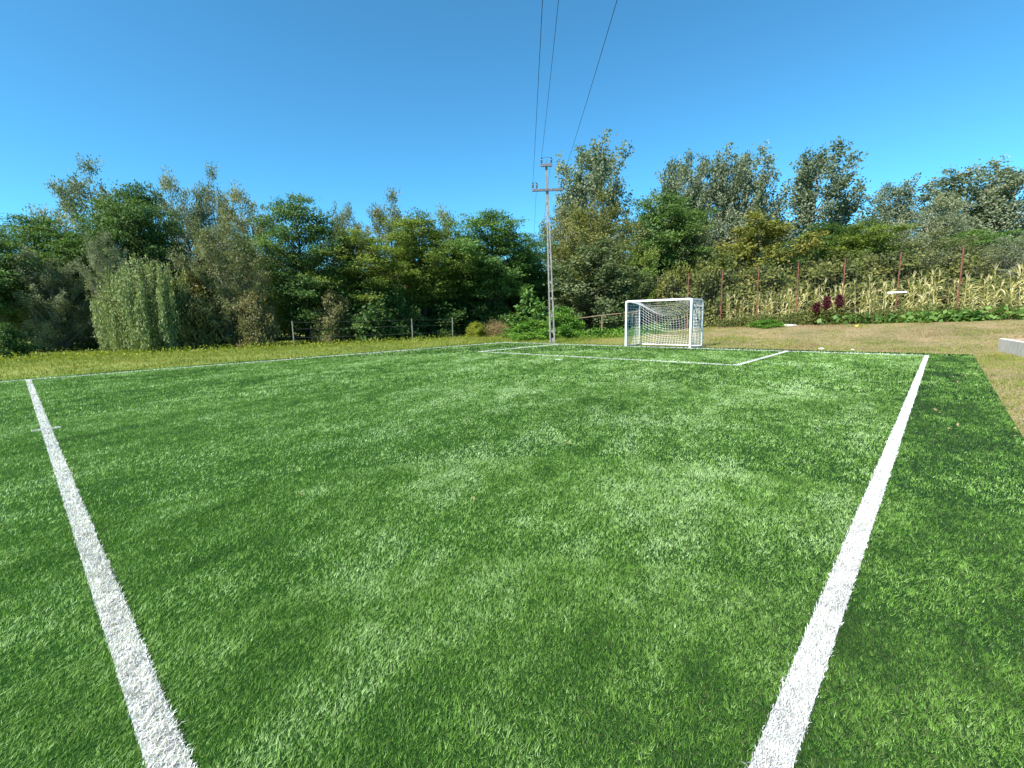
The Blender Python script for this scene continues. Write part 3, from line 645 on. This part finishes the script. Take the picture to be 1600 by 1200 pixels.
# white level bar on the fence and short stick in the maize
wb = MB(); wb.box((0, 0, 0), (.74, .05, .075)); wb.box((.365, 0, 0), (.012, .058, .083)); wb.box((-.365, 0, 0), (.012, .058, .083))
o = wb.build('white_bar', M['white_paint'], None, bevel=.008); o.location = (7.36, FB - .09, 2.235); tag(o, 'short white level bar fixed across a red fence post before the maize', 'bar')
# ------------------------------------------------------------------ low fences
def low_fence(posts, label, mat, top=1.32, wires=(.45, .9, 1.25), rail=None, r=.034):
    f = tag(empty('wire_fence', (posts[0][0], posts[0][1], 0)), label, 'fence'); ox, oy = posts[0]
    for a, b in posts:
        m = MB(); z = tz(a, b); lx = random.uniform(-.05, .05); m.tube([(a - ox, b - oy, z - .3), (a - ox + lx, b - oy, z + top)], [r, r * .9], n=7)
        m.build('post', mat, f)
    for w in wires:
        for p, q in zip(posts[:-1], posts[1:]):
            m = MB(); m.tube([(p[0] - ox, p[1] - oy + .05, tz(*p) + w), ((p[0] + q[0]) / 2 - ox, (p[1] + q[1]) / 2 - oy + .05, (tz(*p) + tz(*q)) / 2 + w - .03), (q[0] - ox, q[1] - oy + .05, tz(*q) + w)], .004, n=4)
            m.build('wire', M['mesh_wire'], f)
    return f
low_fence([(-15.93, -8.74), (-13.85, -2.7), (-13.96, .45)], 'low wire fence on pale posts at the foot of the left tree row', M['grey_wood'])
rf = tag(empty('rail_fence', (-7.1, 7.3, 0)), 'short fence with one bare top rail on thin posts left of the goal', 'fence')
for x, y in ((0, 0), (1.75, .75)):
    m = MB(); z = tz(-7.1 + x, 7.3 + y); m.tube([(x, y, z - .25), (x - .01, y, z + 1.36)], .040, n=7); m.build('post', M['tan_wood'], rf)
m = MB(); m.tube([(-1.75, -.45, 1.22), (0, 0, 1.40), (1.75, .75, tz(-5.35, 8.05) + 1.40), (2.2, .95, tz(-4.9, 8.25) + 1.42)], [.026, .030, .030, .026], n=7); m.build('rail', M['tan_wood'], rf)

# ------------------------------------------------------------------ goal
GA0, GA1, GB0, GB1, GH = -1.37, 1.57, .10, 1.36, 2.04
goal = tag(empty('football_goal', (0.1, GB0, 0)), 'small white football goal with a sagging white net on the far goal line', 'goal')
def gx_(p): return (p[0] - .1, p[1] - GB0, p[2])
for a in (GA0, GA1):
    m = MB(); m.box(gx_((a, GB0, GH / 2 - .02)), (.08, .08, GH - .0)); m.build('post', M['white_paint'], goal, bevel=.012)
m = MB(); m.box(gx_(((GA0 + GA1) / 2, GB0, GH - .04 + .003)), (GA1 - GA0 - .084, .078, .08)); m.build('crossbar', M['white_paint'], goal, bevel=.012)
for a in (GA0, GA1):
    m = MB(); pts = [(a, GB0 + .042, GH - .05)]
    pts += [(a, GB1 - .16, GH - .05)] + [(a, GB1 - .16 + .16 * math.sin(t), GH - .05 - .16 * (1 - math.cos(t))) for t in (.4, .8, 1.2, PI / 2)] + [(a, GB1, .03)]
    m.tube([gx_(p) for p in pts], .024, n=8); m.build('rear_frame', M['white_paint'], goal, smooth=False)
    m = MB(); m.tube([gx_((a, GB0 + .042, .026)), gx_((a, GB1 - .026, .026))], .022, n=8); m.build('base_bar', M['white_paint'], goal)
m = MB(); m.tube([gx_((GA0 + .026, GB1, .028)), gx_((GA1 - .026, GB1, .028))], .022, n=8); m.build('rear_bar', M['white_paint'], goal)
net = MB(); NR = .0066
def grid_net(fn, nu, nv):
    for i in range(nu + 1): net.tube([gx_(fn(i / nu, j / nv)) for j in range(nv + 1)], NR, n=3, cap=False)
    for j in range(nv + 1): net.tube([gx_(fn(i / nu, j / nv)) for i in range(nu + 1)], NR, n=3, cap=False)
def roof_back(u, v):
    """roof then back of the net; hung from the crossbar and the two rear frames, slack in the middle"""
    a = GA0 + .04 + (GA1 - GA0 - .08) * u; s = 4 * u * (1 - u); Lr, Lb = GB1 - GB0 - .05, GH - .1
    d = v * (Lr + Lb)
    if d < Lr: y = GB0 + .045 + d; z = GH - .07; sag = .66 * s * (d / Lr) ** .8
    else:
        k = (d - Lr) / Lb; y = GB1 + .01; z = (GH - .07) * (1 - k) + .03; sag = .66 * s * (1 - k) ** .55; y += .16 * s * math.sin(PI * min(1, k * 1.1))
    return (a, y, max(.03, z - sag))
grid_net(roof_back, 22, 24)
for a, sg in ((GA0, 1), (GA1, -1)):
    grid_net(lambda u, v, a=a, sg=sg: (a + sg * .03 * math.sin(PI * u) * math.sin(PI * v), GB0 + .05 + (GB1 - GB0 - .07) * u, .04 + (GH - .12) * v), 8, 15)
o = net.build('net', M['net_cord'], goal); o['kind'] = 'stuff'

# ------------------------------------------------------------------ utility pole and its wires
PB = Vector((-6.17, .84, .0)); PT = Vector((-6.56, .95, 9.2))
wd_ = Vector((.6545, -.7560, 0)); xa = Vector((.756, .6545, 0))           # wire direction (over the camera), crossarm direction
pole = tag(empty('utility_pole', PB), 'slightly leaning concrete ladder pole with two crossarms beyond the goal line', 'utility pole')
up = (PT - PB).normalized()
def on(t): return (PT - PB) * t
def half(t): return .112 * (1 - t) + .028 * t
rz_ = math.atan2(xa.y, xa.x)
for sg in (-1, 1):
    m = MB(); vs_ = []
    for k in range(9):
        t = k / 8; c = on(t) + xa * sg * half(t); w = .036 * (1 - t) + .027 * t; d = .10 * (1 - t) + .06 * t
        for x, y in ((-w, -d), (w, -d), (w, d), (-w, d)): vs_.append(c + xa * x + wd_ * y)
    fs = [(k * 4 + i, k * 4 + (i + 1) % 4, k * 4 + 4 + (i + 1) % 4, k * 4 + 4 + i) for k in range(8) for i in range(4)] + [(3, 2, 1, 0), (32, 33, 34, 35)]
    m.add(vs_, fs); m.build('leg', M['pole_concrete'], pole)
for z in (.13, .62, 1.45, 2.35, 3.2, 4.0, 4.75, 5.45, 6.1, 6.7, 7.25):
    t = z / 9.2; m = MB(); hw_ = half(t) - .036 * (1 - t) - .027 * t + .004
    m.box(on(t), (max(.02, hw_ * 2), .12 * (1 - t) + .08 * t, .13 if z > .2 else .26), rz_); m.build('rung', M['pole_concrete'], pole)
def arm(t, l, s): 
    m = MB(); c = on(t) + wd_ * .12
    m.box(c, (l, .05, s), rz_); m.box(c - Vector((0, 0, s / 2 + .004)) - wd_ * .0, (l * .98, .11, .012), rz_)
    m.build('crossarm', M['steel'], pole); return c
c1 = arm(7.88 / 9.2, 1.56, .11); c2 = arm(9.1 / 9.2, .60, .13)
def insul(c, off):
    m = MB(); p = c + xa * off
    for z, r_ in ((.06, .012), (.13, .045), (.17, .030), (.21, .052), (.26, .034), (.30, .045), (.34, .022)):
        pass
    m.tube([p + Vector((0, 0, z)) for z in (.05, .12, .13, .17, .18, .22, .23, .27, .28, .33, .36)], [.014, .014, .055, .050, .030, .030, .058, .050, .030, .040, .018], n=8)
    m.build('insulator', M['insulator'], pole); return p + Vector((0, 0, .35))
i1 = insul(c1, -.74); i2 = insul(c1, -.54); i3 = insul(c2, -.25); i4 = insul(c2, .25); i5 = insul(c1, .72)
for p, q in ((i1, i2), (i3, i4)):
    m = MB(); mid = (p + q) / 2 + Vector((0, 0, .035)); m.tube([p, mid, q], .008, n=4); m.build('jumper', M['wire'], pole)
m = MB(); m.tube([on(.985) + wd_ * .02, on(1.0) + Vector((0, 0, .22)) + wd_ * .02], .012, n=5); m.build('cap_rod', M['steel'], pole)
def span(p0, dirn, L, sag, rise, label):
    pts = []
    for k in range(41):
        t = k / 40; pts.append(dirn * (L * t) + Vector((0, 0, -4 * sag * t * (1 - t) + rise * t)))
    m = MB(); m.tube(pts, .0070, n=5); o = m.build('power_line', M['wire'], None); o.location = p0
    tag(o, label, 'power line', 'power lines on the utility pole')
span(PB + i1, wd_, 50, .85, 0, 'left power line overhead, from the left end of the lower crossarm')
span(PB + i3, wd_, 50, .85, 0, 'middle power line overhead, from the top crossarm')
span(PB + i5, wd_, 50, .85, 0, 'right power line overhead, from the right end of the lower crossarm')
span(PB + i2, -wd_, 46, .8, -1.0, 'faint power line running on behind the pole, left of its fellow')
span(PB + i4, -wd_, 46, .8, -1.5, 'faint power line running on behind the pole, closest to it')

# ------------------------------------------------------------------ concrete block, small things
cb = MB(); rz = math.radians(4)
base = tag(empty('concrete_block', (10.86, .9, tz(10.86, .9))), 'low concrete retaining block with earth on top at the right edge', 'concrete block')
cb.box((1.0, 0, .10), (2.2, 3.6, .62), math.radians(9)); cb.build('wall', M['concrete'], base, bevel=.02)
cb = MB(); vs_ = []; fs = []
r9 = random.Random(9)
for i in range(9):
    for j in range(13):
        vs_.append((-.98 + 1.96 * i / 8, -1.7 + 3.4 * j / 12, .412 + r9.uniform(.0, .05) * (1 if 0 < i < 8 and 0 < j < 12 else 0)))
vs_ = [(1.0 + x * math.cos(.157) - y * math.sin(.157), x * math.sin(.157) + y * math.cos(.157), z) for x, y, z in vs_]
fs = [(i * 13 + j, (i + 1) * 13 + j, (i + 1) * 13 + j + 1, i * 13 + j + 1) for i in range(8) for j in range(12)]
cb.add(vs_, fs); cb.build('earth_fill', M['earth'], base, smooth=True)

def rock(name, loc, size, m, label, cat, seed):
    r = random.Random(seed); mb = MB(); n = 9; vs_ = []; fs = []
    for j, (z, k) in enumerate(((0, .9), (.5, 1.0), (.85, .8), (1.0, .45))):
        for i in range(n):
            a = 2 * PI * i / n; q = k * r.uniform(.85, 1.12); vs_.append((math.cos(a) * size[0] * q, math.sin(a) * size[1] * q, z * size[2] * r.uniform(.9, 1.05)))
    for j in range(3):
        for i in range(n): fs.append((j * n + i, j * n + (i + 1) % n, (j + 1) * n + (i + 1) % n, (j + 1) * n + i))
    fs.append(tuple(3 * n + i for i in range(n)))
    mb.add(vs_, fs); o = mb.build(name, m, None); o.location = loc; tag(o, label, cat); return o
rock('stone_slab', (2.9, 10.15, tz(2.9, 10.15) - .03), (.45, .22, .13), M['stone'], 'grey stone slab lying before the red fence, right of the round bush', 'stone', 1)
rock('yellow_squash', (6.1, 8.9, tz(6.1, 8.9) - .02), (.08, .07, .08), M['pumpkin_yellow'], 'small yellow squash lying on the tan grass bank', 'squash', 2)
rock('litter_scrap', (5.9, 1.55, tz(5.9, 1.55) + .01), (.09, .05, .04), M['litter'], 'larger white scrap of litter on the grass behind the goal line', 'litter', 3)
rock('litter_scrap', (6.85, 1.5, tz(6.85, 1.5) + .01), (.05, .04, .035), M['litter'], 'smaller white scrap of litter, nearer the right corner', 'litter', 4)

def amaranth(a, b, h, label):
    root = tag(empty('amaranth_plant', (a, b, tz(a, b) - .02)), label, 'plant', 'amaranth plants before the maize'); r = random.Random(int(a * 100))
    m = MB(); m.tube([(0, 0, 0), (.03, 0, h * .5), (.02, .02, h)], [.02, .015, .008], n=5); m.build('stem', M['amaranth'], root)
    rr = np.random.default_rng(int(a * 100)); n = 900
    zz = h * (.62 + .42 * rr.random(n)); rad = .17 * np.sin(np.clip((zz / h - .58) / .5, .05, 1) * PI) ** .6
    X = np.column_stack([rr.normal(0, .6, n) * rad, rr.normal(0, .6, n) * rad, zz]); ax = unit(rr.normal(0, 1, (n, 3)) + np.array([0, 0, .6])); sd_ = unit(np.cross(ax, rr.normal(0, 1, (n, 3))))
    V = np.stack([X, X + ax * .05 + sd_ * .02, X + ax * .1, X + ax * .05 - sd_ * .02], 1).reshape(-1, 3)
    o = link('flower_head', mesh_np('flower_head', V, [np.arange(4 * n).reshape(n, 4)], rr.random(n)), M['amaranth'], root); o['kind'] = 'stuff'
    n = 70; zz = h * (.15 + .5 * rr.random(n)); az = rr.random(n) * 6.28; X = np.column_stack([np.cos(az) * .05, np.sin(az) * .05, zz]); ax = unit(np.column_stack([np.cos(az), np.sin(az), rr.normal(0, .3, n)])); sd_ = unit(np.cross(ax, np.array([0, 0, 1.0]) + rr.normal(0, .3, (n, 3))))
    V = np.stack([X, X + ax * .12 + sd_ * .05, X + ax * .26, X + ax * .12 - sd_ * .05], 1).reshape(-1, 3)
    o = link('leaves', mesh_np('leaves', V, [np.arange(4 * n).reshape(n, 4)], rr.random(n) * .6), M['shrub_rust'], root); o['kind'] = 'stuff'
amaranth(4.12, 10.55, 1.10, 'lowest crimson amaranth plume before the maize')
amaranth(4.55, 10.62, 1.38, 'middle crimson amaranth plume of the three, the fullest one')
amaranth(5.10, 10.60, 1.42, 'crimson amaranth plume close left of a red fence post')
